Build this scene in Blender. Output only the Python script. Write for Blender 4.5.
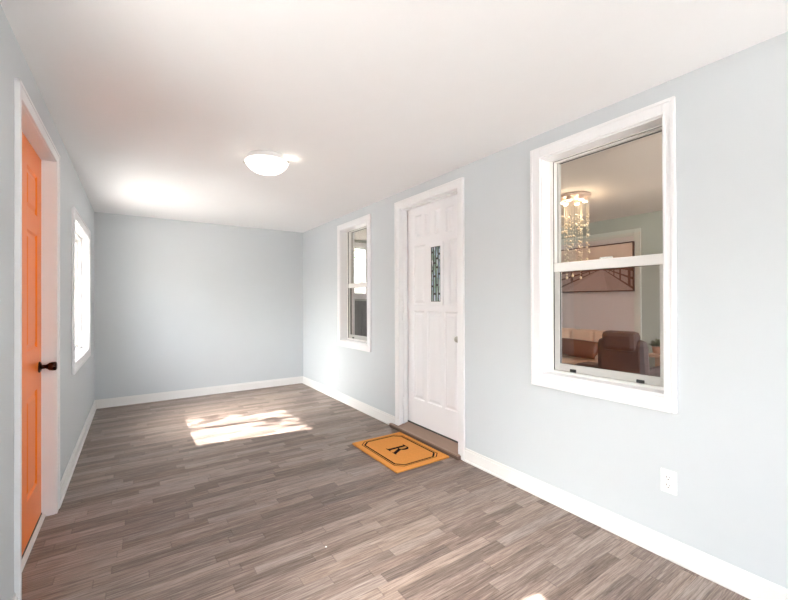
import bpy, bmesh, math, random
from mathutils import Vector, Matrix
random.seed(7)
C = bpy.context.scene.collection
for o in list(bpy.data.objects): bpy.data.objects.remove(o)

# ---------------- camera ----------------
cd = bpy.data.cameras.new('camera'); cam = bpy.data.objects.new('camera', cd); C.objects.link(cam)
F = Vector((0.55675077, 0.83067063, 0.00385686)); R = Vector((0.83067944, -0.55674194, -0.00317506)); U = Vector((0.00049015, -0.00497153, 0.99998752))
cam.matrix_world = Matrix(((R.x, U.x, -F.x, 0), (R.y, U.y, -F.y, 0), (R.z, U.z, -F.z, 1.3), (0, 0, 0, 1)))
cd.sensor_width = 36; cd.lens = 386.06 / 788 * 36; cd.clip_start = 0.02; cd.clip_end = 200
bpy.context.scene.camera = cam

# ---------------- exposure, sky, sun ----------------
sc = bpy.context.scene
sc.view_settings.view_transform = 'Standard'; sc.view_settings.look = 'None'
sc.view_settings.gamma = 1; sc.view_settings.use_curve_mapping = False
sc.view_settings.exposure = 0.24
W = bpy.data.worlds.new('world'); sc.world = W; W.use_nodes = True
nt = W.node_tree; nt.nodes.clear()
sky = nt.nodes.new('ShaderNodeTexSky'); sky.sky_type = 'NISHITA'; sky.sun_disc = False
sky.sun_elevation = math.radians(43); sky.sun_rotation = math.radians(-99); sky.air_density = 1.0; sky.dust_density = 4.0; sky.ozone_density = 1.0
hs = nt.nodes.new('ShaderNodeHueSaturation'); hs.inputs['Saturation'].default_value = 0.3
bg = nt.nodes.new('ShaderNodeBackground'); bg.inputs['Strength'].default_value = 2.2
wo = nt.nodes.new('ShaderNodeOutputWorld')
nt.links.new(sky.outputs[0], hs.inputs['Color']); nt.links.new(hs.outputs[0], bg.inputs['Color']); nt.links.new(bg.outputs[0], wo.inputs['Surface'])
sd = bpy.data.lights.new('sun', 'SUN'); sd.energy = 27; sd.angle = math.radians(0.53); sd.color = (1, 0.975, 0.95)
sun = bpy.data.objects.new('sun', sd); C.objects.link(sun)
SUN = Vector((1, -0.165, -0.947)).normalized()
sun.rotation_euler = SUN.to_track_quat('-Z', 'Y').to_euler(); sun.location = (-6, 2, 8)

# ---------------- dimensions ----------------
XL, XR, YB, H, YF = -0.415, 2.237, 5.963, 2.409, -1.7
XR2 = 2.42; XH = 5.35; YH = 6.1; HF = 0.07; HC = 2.405; YHF = -0.8

# ---------------- materials ----------------
def srgb(r, g, b):
    f = lambda c: (c/255/12.92) if c/255 <= 0.04045 else ((c/255+0.055)/1.055)**2.4
    return (f(r), f(g), f(b), 1)
def mat(name, col, rough=0.5, metal=0, bump=0, bscale=200, var=0, vscale=8, emit=None, estr=0, spec=0.5, coat=0, stretch=None):
    m = bpy.data.materials.new(name); m.use_nodes = True; n = m.node_tree.nodes; l = m.node_tree.links
    b = n['Principled BSDF']; b.inputs['Base Color'].default_value = col; b.inputs['Roughness'].default_value = rough
    b.inputs['Metallic'].default_value = metal; b.inputs['Specular IOR Level'].default_value = spec; b.inputs['Coat Weight'].default_value = coat
    tc = n.new('ShaderNodeTexCoord'); mp = n.new('ShaderNodeMapping'); l.new(tc.outputs['Object'], mp.inputs['Vector'])
    if stretch: mp.inputs['Scale'].default_value = stretch
    if var:
        t = n.new('ShaderNodeTexNoise'); t.inputs['Scale'].default_value = vscale; t.inputs['Detail'].default_value = 4; l.new(mp.outputs[0], t.inputs['Vector'])
        mx = n.new('ShaderNodeMix'); mx.data_type = 'RGBA'; l.new(t.outputs['Fac'], mx.inputs['Factor'])
        mx.inputs['A'].default_value = tuple(c*(1-var) for c in col[:3])+(1,); mx.inputs['B'].default_value = tuple(min(1, c*(1+var)) for c in col[:3])+(1,)
        l.new(mx.outputs['Result'], b.inputs['Base Color'])
    if bump:
        t = n.new('ShaderNodeTexNoise'); t.inputs['Scale'].default_value = bscale; t.inputs['Detail'].default_value = 3; l.new(mp.outputs[0], t.inputs['Vector'])
        bp = n.new('ShaderNodeBump'); bp.inputs['Strength'].default_value = bump; bp.inputs['Distance'].default_value = 0.002
        l.new(t.outputs['Fac'], bp.inputs['Height']); l.new(bp.outputs[0], b.inputs['Normal'])
    if emit: b.inputs['Emission Color'].default_value = emit; b.inputs['Emission Strength'].default_value = estr
    return m
M = {}
M['wall'] = mat('pale_blue_grey_paint', srgb(204, 209.4, 213.6), 0.6, bump=0.06, bscale=260, var=0.012)
M['ceiling'] = mat('white_ceiling_paint', srgb(246, 247, 249), 0.8, bump=0.06, bscale=180, var=0.01)
M['trim'] = mat('white_gloss_paint', srgb(238, 238, 240), 0.35)
M['base'] = mat('white_baseboard_paint', srgb(234, 233, 232), 0.38)
M['vinyl'] = mat('white_vinyl', srgb(240, 239, 236), 0.35)
M['alu'] = mat('grey_white_aluminium', srgb(190, 188, 184), 0.4)
M['gasket'] = mat('dark_gasket', srgb(70, 68, 66), 0.6)
M['door'] = mat('white_door_paint', srgb(242, 242, 245), 0.35)
M['orange'] = mat('glossy_orange_paint', srgb(250, 128, 28), 0.34, spec=0.3)
M['bronze'] = mat('dark_oiled_bronze', srgb(62, 34, 26), 0.25, metal=0.85)
M['nickel'] = mat('satin_nickel', srgb(190, 186, 176), 0.3, metal=0.9)
M['plastic'] = mat('white_plastic', srgb(246, 246, 246), 0.35)
M['slot'] = mat('dark_slot', srgb(90, 88, 86), 0.6)
M['black'] = mat('black_clip', srgb(35, 34, 34), 0.5)
M['sill'] = mat('brown_wood_sill', srgb(150, 124, 108), 0.5, bump=0.2, bscale=60, var=0.12, vscale=12, stretch=(4, 1, 4))
M['sill_dark'] = mat('dark_brown_nosing', srgb(104, 80, 70), 0.45, var=0.1)
M['coir'] = mat('orange_coir', srgb(224, 152, 80), 0.95, bump=1.0, bscale=420, var=0.14, vscale=90, spec=0.1)
M['ink'] = mat('black_mat_print', srgb(38, 26, 20), 0.95, bump=0.8, bscale=420, spec=0.1)
M['sage'] = mat('sage_paint', srgb(178, 182, 172), 0.7, var=0.01)
M['lilac'] = mat('warm_grey_panel_paint', srgb(214, 206, 204), 0.7, var=0.01)
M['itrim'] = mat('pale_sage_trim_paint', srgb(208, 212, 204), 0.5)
M['hceil'] = mat('inner_ceiling_paint', srgb(214, 203, 194), 0.8)
M['cream'] = mat('cream_leather', srgb(236, 206, 180), 0.45, bump=0.2, bscale=150, var=0.03)
M['brown'] = mat('dark_brown_leather', srgb(92, 74, 71), 0.42, bump=0.3, bscale=160, var=0.12, vscale=14)
M['brown2'] = mat('chestnut_leather', srgb(118, 76, 60), 0.35, bump=0.3, bscale=120, var=0.15, vscale=16)
M['oak'] = mat('light_oak', srgb(196, 160, 132), 0.5, bump=0.15, bscale=40, var=0.1, vscale=6, stretch=(1, 8, 1))
M['hwood'] = mat('inner_wood_floor', srgb(150, 116, 92), 0.4, var=0.15, vscale=5, stretch=(1, 12, 1))
M['pframe'] = mat('dark_brown_frame', srgb(70, 44, 38), 0.4)
M['can1'] = mat('canvas_sky', srgb(232, 208, 192), 0.8, var=0.05, vscale=3)
M['can2'] = mat('canvas_deck', srgb(182, 160, 154), 0.8, var=0.1, vscale=30, stretch=(1, 1, 6))
M['can3'] = mat('canvas_railing', srgb(112, 84, 78), 0.8, var=0.1, vscale=30)
M['can4'] = mat('canvas_water', srgb(172, 150, 144), 0.8, var=0.2, vscale=40)
M['charcoal'] = mat('charcoal_cabinet_paint', srgb(112, 114, 112), 0.5, bump=0.2, bscale=70, var=0.08, vscale=40)
M['chrome'] = mat('brushed_champagne_metal', srgb(214, 190, 176), 0.35, metal=0.5)
M['pot'] = mat('terracotta_pot', srgb(196, 150, 124), 0.7, var=0.05)
M['leaf'] = mat('green_leaf', srgb(96, 128, 66), 0.55, var=0.25, vscale=3)
M['leaf2'] = mat('dusty_green_leaf', srgb(120, 122, 96), 0.55, var=0.2, vscale=30)
M['bark'] = mat('grey_bark', srgb(104, 90, 76), 0.9, bump=1, bscale=20, var=0.2)
M['bounce_ground'] = mat('pale_bounce_ground', srgb(206, 200, 194), 0.9, var=0.08, vscale=3)  # outdoor ground kept pale so sunlight bounces up to the ceiling
M['shade'] = mat('woven_shade', srgb(230, 228, 222), 0.8)
M['opal'] = mat('lit_opal_glass', srgb(250, 246, 240), 0.25, emit=(1, 0.93, 0.82, 1), estr=2.6)
M['bulb'] = mat('lit_bulb', (1, 1, 1, 1), 0.3, emit=(1, 0.86, 0.66, 1), estr=8)
M['crystal'] = mat('crystal_bead', srgb(255, 236, 206), 0.12, spec=1.0, coat=1.0)

def glass_mat(name, tint=(0.97, 0.98, 0.97, 1), refl=0.06):
    m = bpy.data.materials.new(name); m.use_nodes = True; n = m.node_tree.nodes; l = m.node_tree.links
    n.remove(n['Principled BSDF']); out = n['Material Output']
    t = n.new('ShaderNodeBsdfTransparent'); t.inputs[0].default_value = tint
    g = n.new('ShaderNodeBsdfGlossy'); g.inputs['Roughness'].default_value = 0.01
    fr = n.new('ShaderNodeLayerWeight'); fr.inputs['Blend'].default_value = 0.5
    pw = n.new('ShaderNodeMath'); pw.operation = 'POWER'; pw.inputs[1].default_value = 5; l.new(fr.outputs['Facing'], pw.inputs[0])
    ml = n.new('ShaderNodeMath'); ml.operation = 'MULTIPLY_ADD'; ml.inputs[1].default_value = 0.9; ml.inputs[2].default_value = refl*0.6
    mx = n.new('ShaderNodeMixShader'); l.new(pw.outputs[0], ml.inputs[0]); l.new(ml.outputs[0], mx.inputs[0])
    l.new(t.outputs[0], mx.inputs[1]); l.new(g.outputs[0], mx.inputs[2]); l.new(mx.outputs[0], out.inputs['Surface'])
    return m
M['glass'] = glass_mat('window_glass')
M['glass_tint'] = glass_mat('smoky_glass', (0.95, 0.94, 0.94, 1))

def leaded_mat():
    m = mat('leaded_glass', srgb(120, 150, 165), 0.15, spec=0.8); n = m.node_tree.nodes; l = m.node_tree.links; b = n['Principled BSDF']
    tc = n['Texture Coordinate']
    mp = n['Mapping']; mp.inputs['Scale'].default_value = (1, 4, 1); t = n.new('ShaderNodeTexVoronoi'); t.inputs['Scale'].default_value = 16; l.new(mp.outputs[0], t.inputs['Vector'])
    r = n.new('ShaderNodeValToRGB'); e = r.color_ramp.elements
    e[0].position = 0.1; e[0].color = srgb(120, 140, 140); e[1].position = 0.9; e[1].color = srgb(232, 238, 244)
    x = e.new(0.45); x.color = srgb(160, 186, 166); x = e.new(0.65); x.color = srgb(176, 198, 226)
    l.new(t.outputs['Color'], r.inputs[0]); l.new(r.outputs[0], b.inputs['Base Color']); return m
M['leaded'] = leaded_mat()

def floor_mat():
    m = bpy.data.materials.new('grey_oak_strip_laminate'); m.use_nodes = True; n = m.node_tree.nodes; l = m.node_tree.links; b = n['Principled BSDF']; b.inputs['Specular IOR Level'].default_value = 0.32
    tc = n.new('ShaderNodeTexCoord'); sp = n.new('ShaderNodeSeparateXYZ'); l.new(tc.outputs['Object'], sp.inputs[0])
    def mth(op, a, bb=None, c=None):
        k = n.new('ShaderNodeMath'); k.operation = op
        for i, v in enumerate((a, bb, c)):
            if v is None: continue
            if isinstance(v, (int, float)): k.inputs[i].default_value = v
            else: l.new(v, k.inputs[i])
        return k.outputs[0]
    def rnd(a, bb):
        cx = n.new('ShaderNodeCombineXYZ'); l.new(a, cx.inputs[0])
        if isinstance(bb, (int, float)): cx.inputs[1].default_value = bb
        else: l.new(bb, cx.inputs[1])
        w = n.new('ShaderNodeTexWhiteNoise'); w.noise_dimensions = '2D'; l.new(cx.outputs[0], w.inputs['Vector']); return w.outputs['Value']
    ry = mth('DIVIDE', sp.outputs['Y'], 0.0655); row = mth('FLOOR', ry); fy = mth('FRACT', ry)
    r1 = rnd(row, 3.3); r2 = rnd(row, 8.1)
    L = mth('MULTIPLY_ADD', r2, 0.34, 0.34)
    rx = mth('DIVIDE', mth('MULTIPLY_ADD', r1, 3.0, sp.outputs['X']), L); ix = mth('FLOOR', rx); fx = mth('FRACT', rx)
    col = rnd(row, ix); col2 = rnd(ix, row)
    # grain
    cx = n.new('ShaderNodeCombineXYZ')
    l.new(mth('MULTIPLY_ADD', col, 31.0, mth('MULTIPLY', sp.outputs['X'], 1.4)), cx.inputs[0]); l.new(mth('MULTIPLY', sp.outputs['Y'], 24.0), cx.inputs[1]); l.new(mth('MULTIPLY', col2, 9.0), cx.inputs[2])
    t = n.new('ShaderNodeTexNoise'); t.inputs['Scale'].default_value = 3.0; t.inputs['Detail'].default_value = 6; t.inputs['Roughness'].default_value = 0.65; t.inputs['Distortion'].default_value = 0.6; l.new(cx.outputs[0], t.inputs['Vector'])
    cx2 = n.new('ShaderNodeCombineXYZ')
    l.new(mth('MULTIPLY_ADD', col2, 17.0, mth('MULTIPLY', sp.outputs['X'], 3.0)), cx2.inputs[0]); l.new(mth('MULTIPLY', sp.outputs['Y'], 85.0), cx2.inputs[1])
    t2 = n.new('ShaderNodeTexNoise'); t2.inputs['Scale'].default_value = 2.0; t2.inputs['Detail'].default_value = 5; t2.inputs['Roughness'].default_value = 0.7; t2.inputs['Distortion'].default_value = 0.8; l.new(cx2.outputs[0], t2.inputs['Vector'])
    v = mth('ADD', mth('MULTIPLY_ADD', col, 0.23, 0.03), mth('ADD', mth('MULTIPLY', t.outputs['Fac'], 0.66), mth('MULTIPLY_ADD', t2.outputs['Fac'], 1.0, -0.26)))
    rp = n.new('ShaderNodeValToRGB'); e = rp.color_ramp.elements
    e[0].position = 0.36; e[0].color = srgb(*FL[0]); e[1].position = 1.0; e[1].color = srgb(*FL[2])
    x = e.new(0.66); x.color = srgb(*FL[1]); l.new(v, rp.inputs[0])
    # warm / cool tint per strip
    mx = n.new('ShaderNodeMix'); mx.data_type = 'RGBA'; mx.blend_type = 'MULTIPLY'; mx.inputs['Factor'].default_value = 1
    tr = n.new('ShaderNodeValToRGB'); tr.color_ramp.elements[0].color = (1, 0.955, 0.92, 1); tr.color_ramp.elements[1].color = (0.97, 0.98, 1, 1); l.new(col2, tr.inputs[0])
    l.new(rp.outputs[0], mx.inputs['A']); l.new(tr.outputs[0], mx.inputs['B'])
    # joints
    jy = mth('MINIMUM', fy, mth('SUBTRACT', 1.0, fy)); jx = mth('MULTIPLY', mth('MINIMUM', fx, mth('SUBTRACT', 1.0, fx)), 4.5)
    j = mth('MINIMUM', mth('MULTIPLY', mth('MINIMUM', jy, jx), 28.0), 1.0)
    j2 = mth('MULTIPLY_ADD', j, 0.30, 0.70)
    m2 = n.new('ShaderNodeMix'); m2.data_type = 'RGBA'; m2.blend_type = 'MULTIPLY'; m2.inputs['Factor'].default_value = 1
    cc = n.new('ShaderNodeCombineColor'); [l.new(j2, cc.inputs[i]) for i in range(3)]
    l.new(mx.outputs['Result'], m2.inputs['A']); l.new(cc.outputs[0], m2.inputs['B']); l.new(m2.outputs['Result'], b.inputs['Base Color'])
    l.new(mth('MULTIPLY_ADD', t2.outputs['Fac'], 0.2, 0.30), b.inputs['Roughness'])
    bp = n.new('ShaderNodeBump'); bp.inputs['Strength'].default_value = 0.25; bp.inputs['Distance'].default_value = 0.001
    l.new(mth('ADD', t2.outputs['Fac'], j), bp.inputs['Height']); l.new(bp.outputs[0], b.inputs['Normal'])
    return m
FL = [(62, 50, 45), (123, 107, 99), (176, 161, 151)]
M['floor'] = floor_mat()

# ---------------- mesh helpers ----------------
class MB:
    def __init__(s): s.bm = bmesh.new(); s.mi = 0
    def box(s, x0, x1, y0, y1, z0, z1, bev=0):
        b = s.bm; v = [b.verts.new((x, y, z)) for x in (x0, x1) for y in (y0, y1) for z in (z0, z1)]
        fs = [b.faces.new([v[i] for i in q]) for q in ((0, 1, 3, 2), (4, 6, 7, 5), (0, 4, 5, 1), (2, 3, 7, 6), (0, 2, 6, 4), (1, 5, 7, 3))]
        for f in fs: f.material_index = s.mi
        if bev:
            es = list({e for f in fs for e in f.edges}); r = bmesh.ops.bevel(b, geom=es, offset=bev, segments=2, affect='EDGES', profile=0.5)
            for f in r['faces']: f.material_index = s.mi
        return s
    def poly(s, pts):
        f = s.bm.faces.new([s.bm.verts.new(p) for p in pts]); f.material_index = s.mi; return f
    def prism(s, pts, d):
        a = [s.bm.verts.new(p) for p in pts]; d = Vector(d); b2 = [s.bm.verts.new(Vector(p)+d) for p in pts]; n = len(pts)
        fs = [s.bm.faces.new(a), s.bm.faces.new(b2[::-1])]
        for i in range(n): fs.append(s.bm.faces.new((a[i], b2[i], b2[(i+1) % n], a[(i+1) % n])))
        for f in fs: f.material_index = s.mi
        return s
    def lathe(s, prof, c, axis='Z', n=32, cap=True):
        rings = []
        for r, h in prof:
            ring = []
            for i in range(n):
                a = 2*math.pi*i/n; p = (r*math.cos(a), r*math.sin(a), h)
                if axis == 'X': p = (p[2], p[0], p[1])
                if axis == 'Y': p = (p[0], p[2], p[1])
                ring.append(s.bm.verts.new(Vector(c)+Vector(p)))
            rings.append(ring)
        for a, b2 in zip(rings, rings[1:]):
            for i in range(n):
                f = s.bm.faces.new((a[i], a[(i+1) % n], b2[(i+1) % n], b2[i])); f.smooth = True; f.material_index = s.mi
        if cap:
            for rg in (rings[0], rings[-1]):
                f = s.bm.faces.new(rg); f.material_index = s.mi
        return s
    def tube(s, a, b2, r, n=10, r2=None):
        a = Vector(a); b2 = Vector(b2); d = (b2-a).normalized(); u = d.orthogonal().normalized(); w = d.cross(u); r2 = r if r2 is None else r2
        A = [s.bm.verts.new(a+(u*math.cos(t)+w*math.sin(t))*r) for t in [2*math.pi*i/n for i in range(n)]]
        B = [s.bm.verts.new(b2+(u*math.cos(t)+w*math.sin(t))*r2) for t in [2*math.pi*i/n for i in range(n)]]
        for i in range(n):
            f = s.bm.faces.new((A[i], A[(i+1) % n], B[(i+1) % n], B[i])); f.smooth = True; f.material_index = s.mi
        s.bm.faces.new(A); s.bm.faces.new(B[::-1]); return s
    def sphere(s, c, r, seg=10, sx=1, sy=1, sz=1):
        mtx = Matrix.Translation(c) @ Matrix.Diagonal((sx, sy, sz, 1))
        g = bmesh.ops.create_uvsphere(s.bm, u_segments=seg, v_segments=max(4, seg//2+1), radius=r, matrix=mtx)
        for v in g['verts']:
            for f in v.link_faces: f.smooth = True; f.material_index = s.mi
        return s
    def ring(s, y0, y1, z0, z1, x0, x1, w, bev=0.003, wb=None, wt=None):   # rectangular frame in the YZ plane
        wb = w if wb is None else wb; wt = w if wt is None else wt
        s.box(x0, x1, y0, y0+w, z0, z1, bev); s.box(x0, x1, y1-w, y1, z0, z1, bev)
        if wt: s.box(x0, x1, y0+w, y1-w, z1-wt, z1, bev)
        if wb: s.box(x0, x1, y0+w, y1-w, z0, z0+wb, bev)
        return s
    def build(s, name, m, parent=None, smooth=None):
        bmesh.ops.recalc_face_normals(s.bm, faces=s.bm.faces)
        me = bpy.data.meshes.new(name); s.bm.to_mesh(me); s.bm.free()
        for k in (m if isinstance(m, (list, tuple)) else [m]): me.materials.append(M[k])
        o = bpy.data.objects.new(name, me); C.objects.link(o)
        if parent:
            o.parent = parent; bpy.context.view_layer.update()
            pw = Matrix.Identity(4); q = parent
            # world-coordinates geometry kept in place under a moved parent
            o.matrix_parent_inverse = world(parent).inverted()
        return o
def world(o):
    m = Matrix.LocRotScale(o.location, o.rotation_euler, o.scale)
    return (world(o.parent) @ o.matrix_parent_inverse @ m) if o.parent else m
def empty(name, loc, rz=0):
    o = bpy.data.objects.new(name, None); o.empty_display_size = 0.1; C.objects.link(o); o.location = loc; o.rotation_euler = (0, 0, rz); return o
def tag(o, label=None, cat=None, group=None, kind=None):
    if label: o['label'] = label
    if cat: o['category'] = cat
    if group: o['group'] = group
    if kind: o['kind'] = kind
    return o
def structure(o, label, cat): return tag(o, label, cat, kind='structure')

def wall_x(name, x0, x1, y0, y1, z0, z1, holes, m, label):   # wall in a YZ plane with rectangular holes (ya, yb, za, zb)
    b = MB(); cur = y0
    for ya, yb, za, zb in sorted(holes):
        b.box(x0, x1, cur, ya, z0, z1)
        if za > z0+0.001: b.box(x0, x1, ya, yb, z0, za)
        if zb < z1-0.001: b.box(x0, x1, ya, yb, zb, z1)
        cur = yb
    b.box(x0, x1, cur, y1, z0, z1); return structure(b.build(name, m), label, 'wall')
def wall_y(name, y0, y1, x0, x1, z0, z1, holes, m, label):
    b = MB(); cur = x0
    for xa, xb, za, zb in sorted(holes):
        b.box(cur, xa, y0, y1, z0, z1)
        if za > z0+0.001: b.box(xa, xb, y0, y1, z0, za)
        if zb < z1-0.001: b.box(xa, xb, y0, y1, zb, z1)
        cur = xb
    b.box(cur, x1, y0, y1, z0, z1); return structure(b.build(name, m), label, 'wall')

# ---------------- shell ----------------
W1 = (0.810, 1.652, 0.738, 2.315); W2 = (3.800, 4.655, 0.722, 2.300); CW = 0.074
W3 = (3.925, 5.262, 0.730, 2.060); W4 = (0.68, 1.56, 0.730, 2.060)
D1 = (2.297, 3.297, 2.315); D1W = 0.068
D2 = (2.190, 3.215, 2.230)
def op(w, c=CW): return (w[0]+(c if w is not W1 else 0.054), w[1]-c, w[2]+c, w[3]-c)
o1, o2, o3, o4 = op(W1), op(W2), op(W3, 0.085), op(W4, 0.085)
d1 = (D1[0]+D1W, D1[1]-D1W, 0, D1[2]-D1W); d2 = (2.235, 3.14, 0, 2.172)
structure(MB().box(XL-0.14, XR, YF-0.15, YB, -0.12, 0).build('floor', 'floor'), 'grey oak-look laminate strip floor of the long room', 'floor')
structure(MB().box(XL-0.14, XR+0.0, YF-0.15, YB+0.15, H, H+0.12).build('ceiling', 'ceiling'), 'plain off-white ceiling of the long room', 'ceiling')
wall_x('wall_left', XL-0.14, XL, YF-0.15, YB+0.15, -0.12, H, [o3, o4, (d2[0], d2[1], -0.12, d2[3])], 'wall', 'pale blue-grey wall at left with the orange door')
wall_x('wall_right', XR, XR2, YF-0.15, YH, -0.12, HC+0.12, [o1, o2, (d1[0], d1[1], 0.0, d1[3])], 'wall', 'pale blue-grey wall at right with the white door and two sash windows')
wall_y('wall_back', YB, YB+0.15, XL, XR, -0.12, H, [], 'wall', 'plain pale blue-grey wall at the far end')
wall_y('wall_front', YF-0.15, YF, XL, XR, -0.12, H, [(0.2, 1.7, 0.05, 2.15)], 'wall', 'pale blue-grey end wall behind the viewer with a wide opening added for daylight')
# inner room beyond the right wall
structure(MB().box(XR2, XH+0.15, YHF-0.15, YH+0.15, -0.1, HF).build('floor_inner', 'hwood'), 'wooden floor of the living room beyond the right wall', 'floor')
structure(MB().box(XR2, XH+0.15, YHF-0.15, YH+0.15, HC, HC+0.12).build('ceiling_inner', 'hceil'), 'ceiling of the living room beyond the right wall', 'ceiling')
wall_x('wall_inner_far', XH, XH+0.15, YHF, YH, HF, HC, [], 'sage', 'sage green living room wall seen through the near window')
FWIN = (3.22, 4.30, 1.42, 2.28)
wall_y('wall_inner_back', YH, YH+0.15, XR2-0.183, XH+0.15, -0.1, HC, [FWIN], 'sage', 'sage green living room wall with the bright window')
wall_y('wall_inner_front', YHF-0.15, YHF, XR2, XH+0.15, -0.1, HC, [(3.0, 4.8, 0.6, 2.1)], 'sage', 'living room wall on the near side')
structure(MB().box(-40, 40, -40, 40, -0.6, -0.5).build('ground', 'bounce_ground'), 'ground outside the house, made pale to bounce daylight indoors', 'ground')

def baseboard(name, pts, label, inward):   # straight run along X or Y
    (xa, ya), (xb, yb) = pts; b = MB(); t = 0.014
    if xa == xb:
        s = inward; b.box(min(xa, xa+s*t), max(xa, xa+s*t), ya, yb, 0, 0.09, 0.002); b.box(min(xa, xa+s*t*0.6), max(xa, xa+s*t*0.6), ya, yb, 0.086, 0.108, 0.003)
        b.box(min(xa, xa+s*0.022), max(xa, xa+s*0.022), ya, yb, 0, 0.016, 0.004)
    else:
        s = inward; b.box(xa, xb, min(ya, ya+s*t), max(ya, ya+s*t), 0, 0.09, 0.002); b.box(xa, xb, min(ya, ya+s*t*0.6), max(ya, ya+s*t*0.6), 0.086, 0.108, 0.003)
        b.box(xa, xb, min(ya, ya+s*0.022), max(ya, ya+s*0.022), 0, 0.016, 0.004)
    return structure(b.build(name, 'base'), label, 'baseboard')
baseboard('baseboard_right', ((XR, YF), (XR, D1[0])), 'white baseboard along the right wall from the white door towards the viewer', -1)
baseboard('baseboard_right', ((XR, D1[1]), (XR, YB)), 'white baseboard between the white door and the far right corner', -1)
baseboard('baseboard_back', ((XL, YB), (XR, YB)), 'white baseboard along the far end wall', -1)
baseboard('baseboard_left', ((XL, D2[1]), (XL, YB)), 'white baseboard on the left wall beyond the orange door', 1)
baseboard('baseboard_left', ((XL, YF), (XL, D2[0])), 'white baseboard on the left wall on the near side of the orange door', 1)

# ---------------- sash windows in the right wall ----------------
def sash_window(name, w, label):
    y0, y1, z0, z1 = w; a, b_, c, d = op(w)
    root = structure(empty(name, (XR, (y0+y1)/2, z0)), label, 'window')
    k = MB(); k.box(XR-0.016, XR, y0, a, z0, z1, 0.003); k.box(XR-0.016, XR, b_, y1, z0, z1, 0.003); k.box(XR-0.016, XR, a, b_, z0, c, 0.003); k.box(XR-0.016, XR, a, b_, d, z1, 0.003); k.ring(y0, y1, z0, z1, XR-0.021, XR-0.012, 0.018, 0.003); k.ring(a-0.012, b_+0.012, c-0.012, d+0.012, XR-0.020, XR-0.012, 0.010, 0.002)
    k.build('window_casing', 'trim', root)
    k = MB(); k.ring(a, b_, c, d, XR-0.004, XR2+0.004, 0.006, 0.0)
    k.box(XR+0.0, XR2, a, b_, c, c+0.012); k.build('jamb', 'trim', root)
    k = MB(); k.ring(y0-0.0, y1, z0, z1, XR2, XR2+0.018, CW, 0.003); k.build('window_casing', 'trim', root)
    fa, fb, fc, fd = a+0.006, b_-0.006, c+0.012, d-0.006
    k = MB(); k.ring(fa, fb, fc, fd, XR+0.085, XR+0.165, 0.020, 0.002, wb=0.016, wt=0.005)
    k.ring(fa+0.017, fb-0.017, fc+0.012, fd-0.002, XR+0.085, XR+0.093, 0.004, 0.001); k.build('window_frame', 'vinyl', root)
    ga, gb, gc, gd = fa+0.020, fb-0.020, fc+0.016, fd-0.004; mid = (gc+gd)/2-0.008
    us = MB().ring(ga, gb, mid-0.02, gd, XR+0.132, XR+0.158, 0.014, 0.002, wb=0.03, wt=0.007); us = us.build('upper_sash', 'alu', root)
    MB().box(XR+0.143, XR+0.147, ga+0.012, gb-0.012, mid+0.008, gd-0.006).build('glass_pane', 'glass', us)
    MB().ring(ga+0.012, gb-0.012, mid+0.006, gd-0.006, XR+0.136, XR+0.151, 0.0015, 0).build('gasket', 'gasket', us)
    ls = MB().ring(ga, gb, gc, mid+0.0, XR+0.098, XR+0.126, 0.036, 0.002, wb=0.048, wt=0.02).build('lower_sash', 'alu', root)
    MB().box(XR+0.092, XR+0.128, ga, gb, mid-0.034, mid+0.024, 0.004).build('meeting_rail', 'vinyl', ls)
    MB().box(XR+0.110, XR+0.114, ga+0.033, gb-0.033, gc+0.045, mid-0.03).build('glass_pane', 'glass_tint', ls)
    MB().ring(ga+0.033, gb-0.033, gc+0.045, mid-0.032, XR+0.106, XR+0.118, 0.004, 0).build('gasket', 'gasket', ls)
    MB().ring(ga-0.001, gb+0.001, gc-0.004, gd+0.001, XR+0.088, XR+0.097, 0.003, 0).build('gasket', 'gasket', root)
    for t in (0.2, 0.8): MB().box(XR+0.090, XR+0.100, ga+(gb-ga)*t-0.02, ga+(gb-ga)*t+0.02, gc+0.002, gc+0.020, 0.002).build('tilt_latch', 'black', ls)
    lk = MB(); yc = (ga+gb)/2; lk.lathe([(0.018, 0), (0.02, 0.004), (0.018, 0.012)], (XR+0.110, yc, mid+0.023)); lk.box(XR+0.100, XR+0.114, yc-0.045, yc+0.03, mid+0.026, mid+0.036, 0.004)
    lk.build('sash_lock', 'vinyl', ls)
    return root
sash_window('window_1', W1, 'large white sash window at right looking into a living room with a chandelier')
sash_window('window_2', W2, 'narrow-looking white sash window in the right wall beyond the white door')

# ---------------- sliding windows in the left wall ----------------
def slider(name, w, label):
    y0, y1, z0, z1 = w; a, b_, c, d = op(w, 0.085); root = structure(empty(name, (XL, (y0+y1)/2, z0)), label, 'window')
    k = MB(); k.ring(y0, y1, z0, z1, XL, XL+0.014, 0.085, 0.003); k.ring(y0, y1, z0, z1, XL+0.01, XL+0.018, 0.016, 0.002); k.build('window_casing', 'trim', root)
    MB().ring(a, b_, c, d, XL-0.14, XL+0.004, 0.006, 0).build('jamb', 'trim', root)
    MB().ring(a+0.006, b_-0.006, c+0.006, d-0.006, XL-0.12, XL-0.055, 0.024, 0.002).build('window_frame', 'vinyl', root)
    a += 0.03; b_ -= 0.03; c += 0.03; d -= 0.03; m_ = (a+b_)/2
    for q0, q1, x in ((a, m_+0.03, XL-0.075), (m_-0.03, b_, XL-0.102)):
        s = MB().ring(q0, q1, c, d, x-0.012, x+0.012, 0.036, 0.002).build('sliding_sash', 'vinyl', root)
        MB().box(x-0.002, x+0.002, q0+0.034, q1-0.034, c+0.034, d-0.034).build('glass_pane', 'glass', s)
    return root
slider('window_3', W3, 'bright white-cased window in the left wall beyond the orange door')
slider('window_4', W4, 'white-cased window in the left wall behind the viewer')

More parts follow.
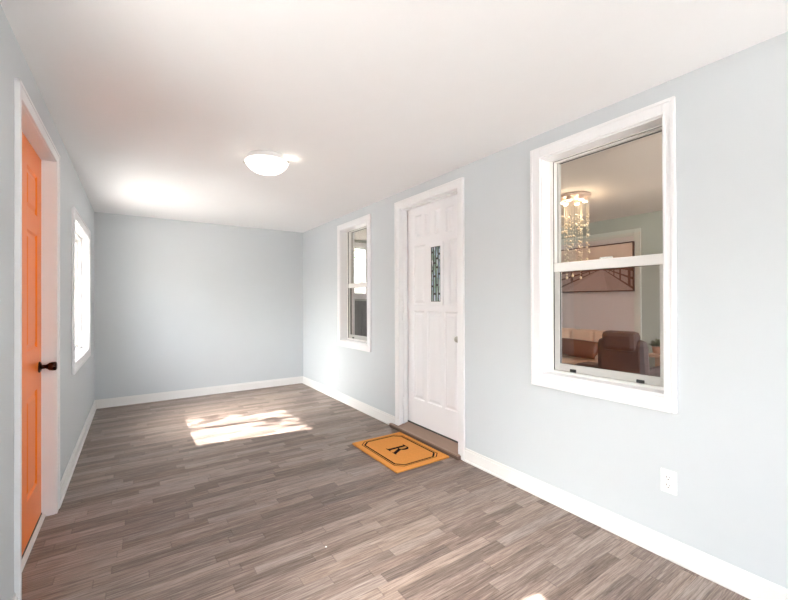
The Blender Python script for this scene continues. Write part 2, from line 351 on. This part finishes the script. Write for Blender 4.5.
# unseen glazed door behind the viewer, added to let daylight in
root = structure(empty('door_3', (0.95, YF, 0)), 'unseen glazed sliding door added behind the viewer to let daylight in', 'door')
k = MB()
for x0, x1 in ((0.2, 0.26), (0.91, 0.99), (1.64, 1.7)): k.box(x0, x1, YF-0.1, YF-0.05, 0.05, 2.15)
k.box(0.26, 1.64, YF-0.1, YF-0.05, 0.05, 0.12); k.box(0.26, 1.64, YF-0.1, YF-0.05, 2.09, 2.15); k.build('door_frame', 'vinyl', root)
k = MB(); k.box(0.26, 0.91, YF-0.077, YF-0.073, 0.12, 2.09); k.box(0.99, 1.64, YF-0.077, YF-0.073, 0.12, 2.09); k.build('glass_pane', 'glass', root)
root = structure(empty('window_5', (3.9, YHF, 0.6)), 'unseen living room window on the near side, added for daylight', 'window')  # out of view, added to bring daylight into the living room
MB().box(3.0, 3.06, YHF-0.1, YHF-0.04, 0.6, 2.1).box(4.74, 4.8, YHF-0.1, YHF-0.04, 0.6, 2.1).box(3.06, 4.74, YHF-0.1, YHF-0.04, 0.6, 0.66).box(3.06, 4.74, YHF-0.1, YHF-0.04, 2.04, 2.1).build('window_frame', 'vinyl', root)

# bright living-room window seen through window_2
root = structure(empty('window_6', (3.76, YH, 1.35)), 'bright white-framed living room window with trees outside, seen through the far sash window', 'window')
a, b_, c, d = FWIN; k = MB()
for q in ((a-0.07, a, c-0.0, d), (b_, b_+0.07, c, d), (a-0.09, b_+0.09, d, d+0.075), (a-0.09, b_+0.09, c-0.075, c)): k.box(q[0], q[1], YH-0.02, YH, q[2], q[3], 0.003)
k.box(a-0.1, b_+0.1, YH-0.05, YH, c-0.015, c+0.01, 0.003); k.build('window_casing', 'trim', root)
k = MB(); k.box(a, a+0.03, YH+0.03, YH+0.08, c, d); k.box(b_-0.03, b_, YH+0.03, YH+0.08, c, d); k.box(a, b_, YH+0.03, YH+0.08, c, c+0.03); k.box(a, b_, YH+0.03, YH+0.08, d-0.03, d); k.box(3.49, 3.53, YH+0.03, YH+0.08, c, d); k.box(3.95, 3.99, YH+0.03, YH+0.08, c, d); k.build('window_frame', 'vinyl', root)
MB().box(a+0.02, b_-0.02, YH+0.053, YH+0.057, c+0.02, d-0.02).build('glass_pane', 'glass', root)

# ---------------- panelled door slabs ----------------
def slab(x, sgn, thick, y0, y1, z0, z1, panels, prof=((0, 0), (0.010, -0.009), (0.020, -0.009), (0.040, -0.002))):
    # front face at x, facing sgn along X; panels (ya, yb, za, zb) are moulded, closed boxes elsewhere
    b = MB(); ys = sorted({y0, y1, *[p[0] for p in panels], *[p[1] for p in panels]}); zs = sorted({z0, z1, *[p[2] for p in panels], *[p[3] for p in panels]})
    for i in range(len(ys)-1):
        for j in range(len(zs)-1):
            yc, zc = (ys[i]+ys[i+1])/2, (zs[j]+zs[j+1])/2
            if any(p[0] < yc < p[1] and p[2] < zc < p[3] for p in panels): continue
            b.poly([(x, ys[i], zs[j]), (x, ys[i+1], zs[j]), (x, ys[i+1], zs[j+1]), (x, ys[i], zs[j+1])])
    for (a, b_, c, d) in panels:
        prev = None
        for off, dep in prof:
            off = min(off, (b_-a)*0.42)
            r = [(x+sgn*dep, a+off, c+off), (x+sgn*dep, b_-off, c+off), (x+sgn*dep, b_-off, d-off), (x+sgn*dep, a+off, d-off)]
            if prev:
                for t in range(4): b.poly([prev[t], prev[(t+1) % 4], r[(t+1) % 4], r[t]])
            prev = r
        b.poly(prev)
    xb = x-sgn*thick
    b.poly([(xb, y0, z0), (xb, y1, z0), (xb, y1, z1), (xb, y0, z1)])
    for p, q in (((y0, z0), (y1, z0)), ((y1, z0), (y1, z1)), ((y1, z1), (y0, z1)), ((y0, z1), (y0, z0))): b.poly([(x, *p), (x, *q), (xb, *q), (xb, *p)])
    bmesh.ops.remove_doubles(b.bm, verts=b.bm.verts, dist=0.0002); return b

def door_casing(root, ya, yb, zt, w, wt, x, s, near=None):
    k = MB(); oy0, oy1 = ya-w, yb+(near or w)
    def bx(xa, xb, *r): k.box(min(x+s*xa, x+s*xb), max(x+s*xa, x+s*xb), *r, 0.003)
    bx(0, 0.016, oy0, ya+0.004, 0, zt+wt); bx(0, 0.016, yb-0.004, oy1, 0, zt+wt); bx(0, 0.016, ya+0.004, yb-0.004, zt-0.004, zt+wt)
    bx(0.01, 0.021, oy0, oy0+0.016, 0, zt+wt); bx(0.01, 0.021, oy1-0.016, oy1, 0, zt+wt); bx(0.01, 0.021, oy0, oy1, zt+wt-0.016, zt+wt)
    return k.build('door_casing', 'trim', root)

# white front door (right wall)
root = structure(empty('door_1', (XR, 2.8, 0)), 'white panelled front door with a small leaded glass light in the right wall', 'door')
ya, yb, _, zt = d1
door_casing(root, ya, yb, zt, D1W, D1W, XR, -1)
k = MB(); k.box(XR-0.004, XR2, ya, ya+0.006, 0.0, zt); k.box(XR-0.004, XR2, yb-0.006, yb, 0.0, zt); k.box(XR-0.004, XR2, ya+0.006, yb-0.006, zt-0.006, zt)
k.box(XR+0.03, XR+0.083, ya+0.006, ya+0.022, 0.05, zt-0.006, 0.002); k.box(XR+0.03, XR+0.083, yb-0.016, yb-0.006, 0.05, zt-0.006, 0.002); k.box(XR+0.03, XR+0.083, ya+0.02, yb-0.016, zt-0.018, zt-0.006, 0.002)
k.build('jamb', 'trim', root)
DX = XR+0.088; dy0, dy1 = ya+0.01, yb-0.01
LT = (2.655, 2.862, 1.262, 1.845)
pn = [(2.945, 3.115, 0.33, 1.205), (2.690, 2.900, 0.33, 1.205), (2.475, 2.650, 0.33, 1.205),
      (2.925, 3.115, 1.27, 1.85), (2.475, 2.590, 1.27, 1.85), (2.98, 3.09, 1.925, 2.15), (2.85, 2.93, 1.925, 2.15), (2.70, 2.78, 1.925, 2.15), (2.52, 2.63, 1.925, 2.15)]
sl = slab(DX, -1, 0.045, dy0, dy1, 0.078, zt-0.01, pn).build('door_leaf', 'door', root)
k = MB(); k.ring(LT[0], LT[1], LT[2], LT[3], DX-0.014, DX, 0.036, 0.004); k.build('light_frame', 'door', sl)
gp = MB().box(DX-0.007, DX-0.003, LT[0]+0.03, LT[1]-0.03, LT[2]+0.03, LT[3]-0.03).build('leaded_glass', 'leaded', sl); gp['label'] = 'blue-green leaded glass light'
k = MB(); gy0, gy1, gz0, gz1 = LT[0]+0.036, LT[1]-0.036, LT[2]+0.036, LT[3]-0.036
for t in (0.02, 0.24, 0.5, 0.76, 0.98): yy = gy0+(gy1-gy0)*t; k.box(DX-0.010, DX-0.006, yy-0.0045, yy+0.0045, gz0, gz1)
for i, zs in enumerate(((0.14, 0.5, 0.86), (0.3, 0.62, 0.78), (0.14, 0.46, 0.7), (0.28, 0.56, 0.9))):
    tt = (0.02, 0.24, 0.5, 0.76, 0.98)
    for t in zs:
        z = gz0+(gz1-gz0)*t; k.box(DX-0.0105, DX-0.006, gy0+(gy1-gy0)*tt[i], gy0+(gy1-gy0)*tt[i+1], z-0.009, z+0.009)
for z in (gz0, gz1): k.box(DX-0.010, DX-0.006, gy0, gy1, z-0.004, z+0.004)
k.build('lead_came', 'gasket', sl)
k = MB(); yk = dy0+0.056
k.lathe([(0.026, 0), (0.026, -0.006), (0.018, -0.012), (0.012, -0.016)], (DX, yk, 1.135), 'X', 20); k.box(DX-0.030, DX-0.014, yk-0.004, yk+0.004, 1.122, 1.148, 0.002)
k.build('deadbolt', 'nickel', sl)
k = MB(); k.lathe([(0.030, 0), (0.030, -0.005), (0.020, -0.010), (0.011, -0.014), (0.011, -0.030), (0.024, -0.040), (0.027, -0.052), (0.022, -0.064), (0.008, -0.068)], (DX, yk, 0.975), 'X', 20); k.build('door_knob', 'nickel', sl)
MB().box(DX-0.003, DX+0.0, dy0, dy1, 0.070, 0.084).build('weatherstrip', 'gasket', sl)
k = MB()
for z in (2.05, 1.15, 0.28): k.tube((XR+0.026, yb-0.012, z-0.045), (XR+0.026, yb-0.012, z+0.045), 0.006)
k.build('hinge', 'trim', root)
k = MB(); k.prism([(2.190, 2.335, 0.0), (2.330, 2.335, 0.0), (2.330, 2.335, 0.036), (2.190, 2.335, 0.030)], (0, 1.015, 0))
k.build('threshold', 'sill_dark', root)
k = MB(); k.prism([(2.196, 0, 0.030), (DX+0.02, 0, 0.034), (DX+0.02, 0, 0.070), (DX-0.004, 0, 0.070), (2.200, 0, 0.042)], (0, yb-ya-0.014, 0))
for v in k.bm.verts: v.co.y += ya+0.007
k.box(2.180, 2.215, 2.335, 3.350, 0.028, 0.042, 0.005); k.build('threshold_cap', 'sill', root)
MB().box(2.178, 2.200, 2.335, 3.350, 0.020, 0.030, 0.003).build('threshold_nosing', 'sill_dark', root)

# orange door (left wall)
root = structure(empty('door_2', (XL, 2.7, 0)), 'glossy orange six-panel door in a white frame in the left wall', 'door')
ya, yb, _, zt = d2
k = MB()
for q in ((D2[0], ya+0.004, 0, D2[2]), (yb-0.004, D2[1], 0, D2[2]), (ya+0.004, yb-0.004, zt-0.004, D2[2])): k.box(XL, XL+0.016, *q, 0.003)
k.box(XL+0.01, XL+0.02, D2[1]-0.014, D2[1], 0, D2[2], 0.002); k.box(XL+0.01, XL+0.02, D2[0], D2[0]+0.014, 0, D2[2], 0.002); k.box(XL+0.01, XL+0.02, D2[0], D2[1], D2[2]-0.014, D2[2], 0.002)
k.build('door_casing', 'trim', root)
k = MB(); k.box(XL-0.14, XL+0.004, ya, ya+0.006, 0, zt); k.box(XL-0.14, XL+0.004, yb-0.006, yb, 0, zt); k.box(XL-0.14, XL+0.004, ya+0.006, yb-0.006, zt-0.006, zt); k.build('jamb', 'trim', root)
OX = -0.473; e0, e1 = ya+0.008, yb-0.008
pn = []
for p0, p1 in ((e0+0.115, e0+0.375), (e1-0.375, e1-0.115)): pn += [(p0, p1, 1.80, 2.03), (p0, p1, 1.04, 1.69), (p0, p1, 0.25, 0.80)]
sl = slab(OX, 1, 0.042, e0, e1, 0.030, zt-0.009, pn).build('door_leaf', 'orange', root)
k = MB(); yk = e1-0.062; zk = 0.918
k.lathe([(0.033, 0), (0.033, 0.004), (0.026, 0.009), (0.013, 0.012), (0.011, 0.030), (0.016, 0.038), (0.023, 0.046), (0.026, 0.060), (0.026, 0.074), (0.020, 0.080), (0.006, 0.081)], (OX, yk, zk), 'X', 24); k.build('door_knob', 'bronze', sl)
MB().box(XL-0.14, XL-0.038, ya+0.006, yb-0.006, 0.0, 0.020, 0.003).build('threshold', 'base', root)
MB().box(OX-0.02, OX+0.004, e0, e1, 0.022, 0.030).build('weatherstrip', 'gasket', sl)

# ---------------- ceiling light ----------------
lx, ly = 0.835, 2.985
root = tag(empty('ceiling_light', (lx, ly, H)), 'round flush ceiling light with a lit white glass bowl', 'ceiling light')
MB().lathe([(0.06, 0), (0.134, -0.001), (0.138, -0.006), (0.140, -0.030), (0.154, -0.040), (0.157, -0.045), (0.06, -0.045)], (lx, ly, H), n=48).build('canopy', 'plastic', root)
MB().lathe([(0.157, -0.046), (0.155, -0.052), (0.146, -0.070), (0.124, -0.094), (0.094, -0.113), (0.058, -0.125), (0.020, -0.130), (0.004, -0.1305)], (lx, ly, H), n=56, cap=False).build('glass_bowl', 'opal', root)
for a in (152, 12, -32):
    ca, sa = math.cos(math.radians(a)), math.sin(math.radians(a))
    MB().tube((lx+0.12*ca, ly+0.12*sa, H-0.018), (lx+0.161*ca, ly+0.161*sa, H-0.040), 0.004).sphere((lx+0.164*ca, ly+0.164*sa, H-0.044), 0.008).build('clip', 'nickel', root)
def point(name, loc, e, col, r, kind='POINT', **kw):
    d_ = bpy.data.lights.new(name, kind); d_.energy = e; d_.color = col
    if kind != 'AREA': d_.shadow_soft_size = r
    for a_, v_ in kw.items(): setattr(d_, a_, v_)
    o = bpy.data.objects.new(name, d_); C.objects.link(o); o.location = loc; return o
for a, e in ((-24, 0.22), (160, 0.03)):
    point('rim_spill_light', (lx+0.176*math.cos(math.radians(a)), ly+0.176*math.sin(math.radians(a)), H-0.044), e, (1, 0.85, 0.68), 0.006)  # added lights just outside the bowl rim, for the glow on the ceiling

# ---------------- doormat ----------------
mx0, mx1, my0, my1 = 1.637, 2.166, 2.412, 3.135
root = tag(empty('doormat', ((mx0+mx1)/2, (my0+my1)/2, 0)), 'orange coir doormat with black border lines and a letter R before the white door', 'doormat')
k = MB(); k.box(mx0, mx1, my0, my1, 0.0, 0.017, 0.006); k.build('coir_pile', 'coir', root)
def loop(off, wd, cut, notch):
    # octagon ring with cut corners
    def oc(o, c):
        a, b2, c2, d_ = mx0+o, mx1-o, my0+o, my1-o
        return [(a+c, c2), (b2-c, c2), (b2, c2+c), (b2, d_-c), (b2-c, d_), (a+c, d_), (a, d_-c), (a, c2+c)]
    A = oc(off, cut); B = oc(off+wd, cut-wd*0.41); return A, B
k = MB()
for off, wd, cut in ((0.044, 0.007, 0.056), (0.058, 0.014, 0.060)):
    A, B = loop(off, wd, cut, 0)
    for i in range(8):
        j = (i+1) % 8; k.poly([(A[i][0], A[i][1], 0.0176), (A[j][0], A[j][1], 0.0176), (B[j][0], B[j][1], 0.0176), (B[i][0], B[i][1], 0.0176)])
k.build('printed_border', 'ink', root)
# letter R: u to the right (-Y), v up (+X)
k = MB(); S = 0.185; cu, cv = 2.77, 1.812
def g(u, v): return (cv+v*S, cu-(u-0.45)*S*0.85, 0.0178)
def gp_(pts): k.poly([g(*q) for q in pts])
gp_([(0.13, 0), (0.33, 0), (0.33, 1), (0.13, 1)])
gp_([(0.02, 0), (0.46, 0), (0.46, 0.06), (0.02, 0.06)]); gp_([(0.02, 0.945), (0.32, 0.945), (0.32, 1), (0.02, 1)])
N = 14; oc_, ic_ = [], []
for i in range(N+1):
    t = math.pi/2-math.pi*i/N
    oc_.append((0.44+0.30*math.cos(t), 0.745+0.255*math.sin(t))); ic_.append((0.42+0.12*math.cos(t), 0.745+0.205*math.sin(t)))
for i in range(N): gp_([oc_[i], oc_[i+1], ic_[i+1], ic_[i]])
gp_([(0.32, 0.95), (0.42, 0.95), (0.44, 1), (0.32, 1)]); gp_([(0.32, 0.49), (0.44, 0.49), (0.42, 0.54), (0.32, 0.54)])
gp_([(0.37, 0.50), (0.60, 0.52), (0.94, 0.045), (0.70, 0.045)]); gp_([(0.64, 0), (1.0, 0), (1.0, 0.045), (0.66, 0.045)])
k.build('printed_letter', 'ink', root)

# ---------------- outlets ----------------
def outlet(yc, zc, label):
    root = tag(empty('wall_outlet', (XR, yc, zc)), label, 'outlet', 'white wall outlets on the right wall')
    k = MB(); k.box(XR-0.006, XR, yc-0.036, yc+0.036, zc-0.058, zc+0.058, 0.003); k.build('cover_plate', 'plastic', root)
    for s in (-1, 1):
        f = MB().lathe([(0.0175, 0), (0.0175, -0.0085), (0.0165, -0.0095)], (XR, yc, zc+s*0.020), 'X', 24).build('socket', 'plastic', root)
        k = MB(); z = zc+s*0.020
        k.box(XR-0.0102, XR-0.009, yc-0.0085, yc-0.006, z-0.001, z+0.009); k.box(XR-0.0102, XR-0.009, yc+0.006, yc+0.0085, z-0.001, z+0.009)
        k.lathe([(0.003, 0), (0.003, -0.001)], (XR-0.0092, yc, z-0.008), 'X', 10); k.build('slots', 'slot', f)
outlet(0.850, 0.388, 'white double outlet low on the right wall below the large window')
outlet(4.705, 0.345, 'small white outlet low on the right wall below the far window')

# ---------------- fleck on the floor ----------------
k = MB(); k.sphere((0.839, 1.907, 0.001), 0.006, 8, sz=0.3); tag(k.build('paint_chip', 'plastic'), 'tiny white chip lying on the open floor in the foreground', 'debris')

# ---------------- living room ----------------
# cased panel and picture on the far wall
k = MB(); k.ring(2.325, 3.75, HF, 2.225, XH-0.02, XH, 0.085, 0.004, wb=0.1); structure(k.build('trim_1', 'itrim'), 'white casing around the panel behind the boardwalk picture', 'trim')
structure(MB().box(XH-0.006, XH, 2.40, 3.67, HF+0.09, 2.15).build('trim_2', 'lilac'), 'warm grey panel inside the white casing behind the picture', 'trim')
root = tag(empty('picture', (XH-0.03, 2.98, 1.425)), 'wide brown-framed picture of a boardwalk hanging in the living room', 'picture')
py0, py1, pz0, pz1 = 2.395, 3.560, 1.425, 2.062
MB().ring(py0, py1, pz0, pz1, XH-0.055, XH-0.020, 0.012, 0.002).build('picture_frame', 'pframe', root)
k = MB(); k.box(XH-0.045, XH-0.022, py0+0.01, py1-0.01, pz0+0.01, pz1-0.01)
def pc(u, v, d=0.001): return (XH-0.045-d, py1-0.012-u*(py1-py0-0.024), pz0+0.012+v*(pz1-pz0-0.024))
def pp(mi, pts, d): k.mi = mi; k.poly([pc(u, v, d) for u, v in pts])
pp(3, [(0, 0), (1, 0), (1, 0.48), (0, 0.48)], 0.001)
pp(2, [(0.0, 0.48), (1, 0.50), (1, 0.45), (0.0, 0.45)], 0.0015)
pp(1, [(0.18, 0), (0.72, 0), (0.67, 0.46), (0.63, 0.46)], 0.002)
for sgn, u0, u1, vb in ((-1, 0.63, 0.02, 0.0), (1, 0.67, 1.0, 0.0)):
    f = lambda t: u0+(u1-u0)*t
    for va, vc, th in ((0.47, 0.02, 0.05), (0.50, 0.22, 0.05), (0.54, 0.40, 0.07)):
        pp(2, [(f(0), va), (f(1), vc), (f(1), vc+th), (f(0), va+0.01)], 0.003)
    for t, w_ in ((0.08, 0.012), (0.2, 0.02), (0.36, 0.035), (0.56, 0.055), (0.84, 0.09)):
        va = 0.47-0.45*t; vt = 0.57-0.08*t
        pp(2, [(f(t), va), (f(t+w_), va), (f(t+w_), vt), (f(t), vt)], 0.0035)
k.build('canvas', ['can1', 'can2', 'can3', 'can4'], root)

# sofa
root = tag(empty('sofa', (4.9, 3.25, HF)), 'cream leather sofa against the living room wall under the picture', 'sofa')
sy0, sy1 = 2.30, 4.25; fz = HF
MB().box(4.50, 5.26, sy0+0.02, sy1-0.02, fz+0.08, fz+0.30, 0.02).build('base', 'cream', root)
n_ = 5; wd = (sy1-sy0-0.36)/n_
for i in range(n_): MB().box(4.46, 5.06, sy0+0.18+i*wd+0.003, sy0+0.18+(i+1)*wd-0.003, fz+0.29, fz+0.46, 0.035).build('seat_cushion', 'cream', root)
for i in range(n_):
    b = MB(); b.box(5.00, 5.22, sy0+0.18+i*wd+0.005, sy0+0.18+(i+1)*wd-0.005, fz+0.40, fz+0.835, 0.04)
    for v in b.bm.verts: v.co.x += (v.co.z-fz-0.4)*0.12
    b.build('back_cushion', 'cream', root)
MB().box(5.20, 5.33, sy0+0.05, sy1-0.05, fz+0.1, fz+0.80, 0.03).build('back_frame', 'cream', root)
for y in (sy0, sy1-0.18): MB().box(4.48, 5.30, y, y+0.18, fz+0.06, fz+0.60, 0.05).build('armrest', 'cream', root)
for x in (4.54, 5.2):
    for y in (sy0+0.08, sy1-0.08): MB().tube((x, y, fz), (x, y, fz+0.09), 0.02).build('leg', 'pframe', root)
# cushion on the sofa
def pillow(name, c, w, h, t, m, rot, label):
    b = bmesh.new(); n = 14; top, bot = {}, {}
    for i in range(n+1):
        for j in range(n+1):
            u, v = i/n*2-1, j/n*2-1; e = (max(0, (1-u*u))*max(0, (1-v*v)))**0.42
            px = u*w/2*(1-0.06*(v*v)); pz = v*h/2*(1-0.06*(u*u))
            top[i, j] = b.verts.new((e*t/2, px, pz)); bot[i, j] = b.verts.new((-e*t/2, px, pz))
    for i in range(n):
        for j in range(n):
            b.faces.new((top[i, j], top[i+1, j], top[i+1, j+1], top[i, j+1])).smooth = True; b.faces.new((bot[i, j], bot[i, j+1], bot[i+1, j+1], bot[i+1, j])).smooth = True
    bmesh.ops.remove_doubles(b, verts=b.verts, dist=0.0005); bmesh.ops.recalc_face_normals(b, faces=b.faces)
    me = bpy.data.meshes.new(name); b.to_mesh(me); b.free(); me.materials.append(M[m]); o = bpy.data.objects.new(name, me); C.objects.link(o); o.location = c; o.rotation_euler = rot
    return tag(o, label, 'cushion')
pillow('throw_pillow', (4.87, 2.95, fz+0.605), 0.66, 0.24, 0.14, 'brown2', (math.radians(2), math.radians(22), 0), 'dark brown leather cushion lying on the cream sofa')

# club chair seen from behind
def club():
    root = tag(empty('armchair', (4.14, 1.915, HF), math.radians(4)), 'dark brown leather armchair seen from behind through the large window', 'armchair')
    P = lambda b, nm, m='brown': place(b.build(nm, m), root)
    def place(o, r): o.parent = r; return o
    def rb(x0, x1, y0, y1, z0, z1, bev, nm, lean=0, m='brown', narrow=0):
        b = MB(); b.box(x0, x1, y0, y1, z0, z1, bev)
        bmesh.ops.subdivide_edges(b.bm, edges=[e for e in b.bm.edges if abs(e.verts[0].co.z-e.verts[1].co.z) > 0.1], cuts=3)
        for v in b.bm.verts:
            t = (v.co.z-z0)/(z1-z0); v.co.x -= lean*t; v.co.y *= 1-narrow*t*t
        for f in b.bm.faces: f.smooth = False
        return P(b, nm, m)
    rb(-0.10, 0.50, -0.155, 0.155, 0.28, 0.44, 0.04, 'seat_cushion')
    rb(-0.18, 0.50, -0.20, 0.20, 0.10, 0.29, 0.03, 'base')
    rb(-0.20, -0.06, -0.235, 0.235, 0.12, 0.86, 0.06, 'backrest', 0.05, 'brown', 0.06)
    rb(-0.275, -0.10, -0.155, 0.155, 0.74, 0.935, 0.045, 'head_cushion', 0.02)
    for s in (-1, 1): rb(-0.16, 0.48, s*0.195-0.04, s*0.195+0.04, 0.10, 0.58, 0.04, 'armrest')
    for x in (-0.14, 0.44):
        for y in (-0.18, 0.18): P(MB().tube((x, y, 0), (x, y, 0.11), 0.018), 'leg', 'pframe')
    return root
club()
# small ottoman between chair and sofa
root = tag(empty('ottoman', (4.25, 2.38, HF)), 'dark brown leather ottoman between the armchair and the sofa', 'ottoman')
MB().box(4.09, 4.41, 2.24, 2.52, fz+0.30, fz+0.53, 0.06).build('cushion', 'brown', root); MB().box(4.11, 4.39, 2.26, 2.50, fz+0.10, fz+0.31, 0.02).build('base', 'brown', root)
for x in (4.14, 4.36):
    for y in (2.29, 2.47): MB().tube((x, y, fz), (x, y, fz+0.11), 0.015).build('leg', 'pframe', root)

# side table, pot plant
root = tag(empty('side_table', (4.98, 1.84, HF)), 'light oak side table beside the brown armchair', 'side table')
MB().box(4.80, 5.22, 1.55, 2.05, fz+0.595, fz+0.63, 0.006).build('table_top', 'oak', root)
MB().box(4.86, 5.16, 1.61, 1.98, fz+0.10, fz+0.595, 0.004).build('cabinet', 'oak', root)
for x in (4.89, 5.13):
    for y in (1.64, 1.95): MB().box(x-0.02, x+0.02, y-0.02, y+0.02, fz, fz+0.10).build('leg', 'oak', root)
tz = fz+0.63
root = tag(empty('potted_plant', (4.95, 1.985, tz)), 'low potted plant on the oak side table', 'plant')
MB().lathe([(0.035, 0), (0.045, 0.005), (0.056, 0.065), (0.060, 0.075), (0.05, 0.075), (0.048, 0.065)], (4.95, 1.985, tz), n=28).build('pot', 'pot', root)
k = MB()
for i in range(60):
    a = random.uniform(0, 6.28); el = random.uniform(0.15, 1.4); L = random.uniform(0.06, 0.13); d_ = Vector((math.cos(a)*math.cos(el), math.sin(a)*math.cos(el), math.sin(el)*0.9)); p0 = Vector((4.95, 1.985, tz+0.078))
    s = d_.cross(Vector((0, 0, 1))).normalized()*0.014; m_ = p0+d_*L*0.6; k.poly([p0, m_+s, p0+d_*L+Vector((0, 0, -0.015)), m_-s])
k.build('foliage', 'leaf2', root)

# charcoal cabinet under the bright window
root = tag(empty('cabinet', (2.86, 5.83, HF)), 'tall charcoal grey cabinet under the bright living room window', 'cabinet')
MB().box(2.46, 3.235, 5.62, 6.09, fz, 1.31, 0.006).build('body', 'charcoal', root)
MB().box(2.45, 3.245, 5.60, 6.09, 1.31, 1.335, 0.004).build('cabinet_top', 'sage', root)
for x0, x1 in ((2.49, 2.845), (2.855, 3.205)):
    b = slab(5.60, -1, 0.018, x0, x1, fz+0.06, 1.27, [(x0+0.07, x1-0.07, fz+0.14, 1.19)])
    for v in b.bm.verts: v.co = Vector((v.co.y, v.co.x, v.co.z))
    dr = b.build('door', 'charcoal', root)
    xh = x1-0.03 if x0 < 2.6 else x0+0.03
    MB().tube((xh, 5.585, 0.70), (xh, 5.585, 0.82), 0.006).tube((xh, 5.585, 0.71), (xh, 5.602, 0.71), 0.004).tube((xh, 5.585, 0.81), (xh, 5.602, 0.81), 0.004).build('handle', 'nickel', dr)

# chandelier
hx, hy = 3.82, 2.315
root = tag(empty('chandelier', (hx, hy, HC)), 'lit crystal bead chandelier hanging in the living room, seen through the large window', 'chandelier')
MB().lathe([(0.10, 0), (0.165, -0.002), (0.170, -0.012), (0.166, -0.030), (0.05, -0.034)], (hx, hy, HC), n=48).build('canopy', 'chrome', root)
for i in range(6):
    a = math.radians(60*i+12); bx_, by_ = hx+0.115*math.cos(a), hy+0.115*math.sin(a)
    sp = MB().lathe([(0.024, 0), (0.030, -0.012), (0.032, -0.040), (0.026, -0.040)], (bx_, by_, HC-0.030), n=18).build('spotlight', 'chrome', root)
    MB().sphere((bx_, by_, HC-0.071), 0.020, 12, sz=0.45).build('bulb', 'bulb', sp)
    o = point('chandelier_bulb', (bx_, by_, HC-0.13), 1.0, (1, 0.80, 0.56), 0.02)
ns = 26
for i in range(ns):
    t = i/(ns-1); a = t*2*math.pi*1.9+0.6; r = 0.148 if i % 2 == 0 else 0.085
    x, y = hx+r*math.cos(a), hy+r*math.sin(a); L = 0.30+0.54*((math.sin(a+0.9)+1)/2 if r > 0.14 else 0.75)+random.uniform(-0.04, 0.04)
    k = MB(); k.tube((x, y, HC-0.03), (x, y, HC-0.03-L), 0.0006, 5); z = HC-0.21-random.uniform(0, 0.03)
    while z > HC-0.03-L:
        rr = random.choice((0.005, 0.006, 0.006, 0.012)); k.sphere((x, y, z), rr, 8); z -= random.uniform(0.035, 0.062)
    k.sphere((x, y, HC-0.03-L), 0.014, 10, sz=1.15); k.build('crystal_strand', 'crystal', root)

# ---------------- trees outside ----------------
def tree(c, h, rad, n, label, leaf=0.11, seed=1, holes=()):
    rnd = random.Random(seed); root = tag(empty('tree', c), label, 'tree', 'trees outside the windows'); c = Vector(c)
    k = MB(); k.tube(c, c+Vector((0, 0, h*0.55)), 0.13, 10, 0.08)
    tips = []
    for i in range(9):
        a = i*2.4; b0 = c+Vector((0, 0, h*(0.35+0.05*(i % 5)))); b1 = c+Vector((math.cos(a)*rad*0.7, math.sin(a)*rad*0.7, h*(0.62+0.035*i))); k.tube(b0, b1, 0.045, 7, 0.015); tips.append(b1)
    k.build('trunk', 'bark', root)
    k = MB(); cc = c+Vector((0, 0, h*0.75))
    cl = [cc+Vector((rnd.gauss(0, rad*0.5), rnd.gauss(0, rad*0.5), rnd.gauss(0, h*0.14))) for _ in range(46)]
    for i in range(n):
        q = rnd.choice(cl)+Vector([rnd.gauss(0, 0.22) for _ in range(3)])
        u = Vector([rnd.gauss(0, 1) for _ in range(3)]).normalized(); w = u.orthogonal().normalized(); s = leaf*rnd.uniform(0.6, 1.2)
        k.poly([q-u*s, q+w*s*0.4, q+u*s, q-w*s*0.4])
    f = k.build('foliage', 'leaf', root); return root
tree((-4.2, 6.35, -0.5), 6.2, 1.3, 2000, 'leafy tree outside the left window', seed=3)
tree((4.4, 12.5, -0.5), 5.0, 1.6, 1500, 'leafy tree outside the bright living room window', seed=5)
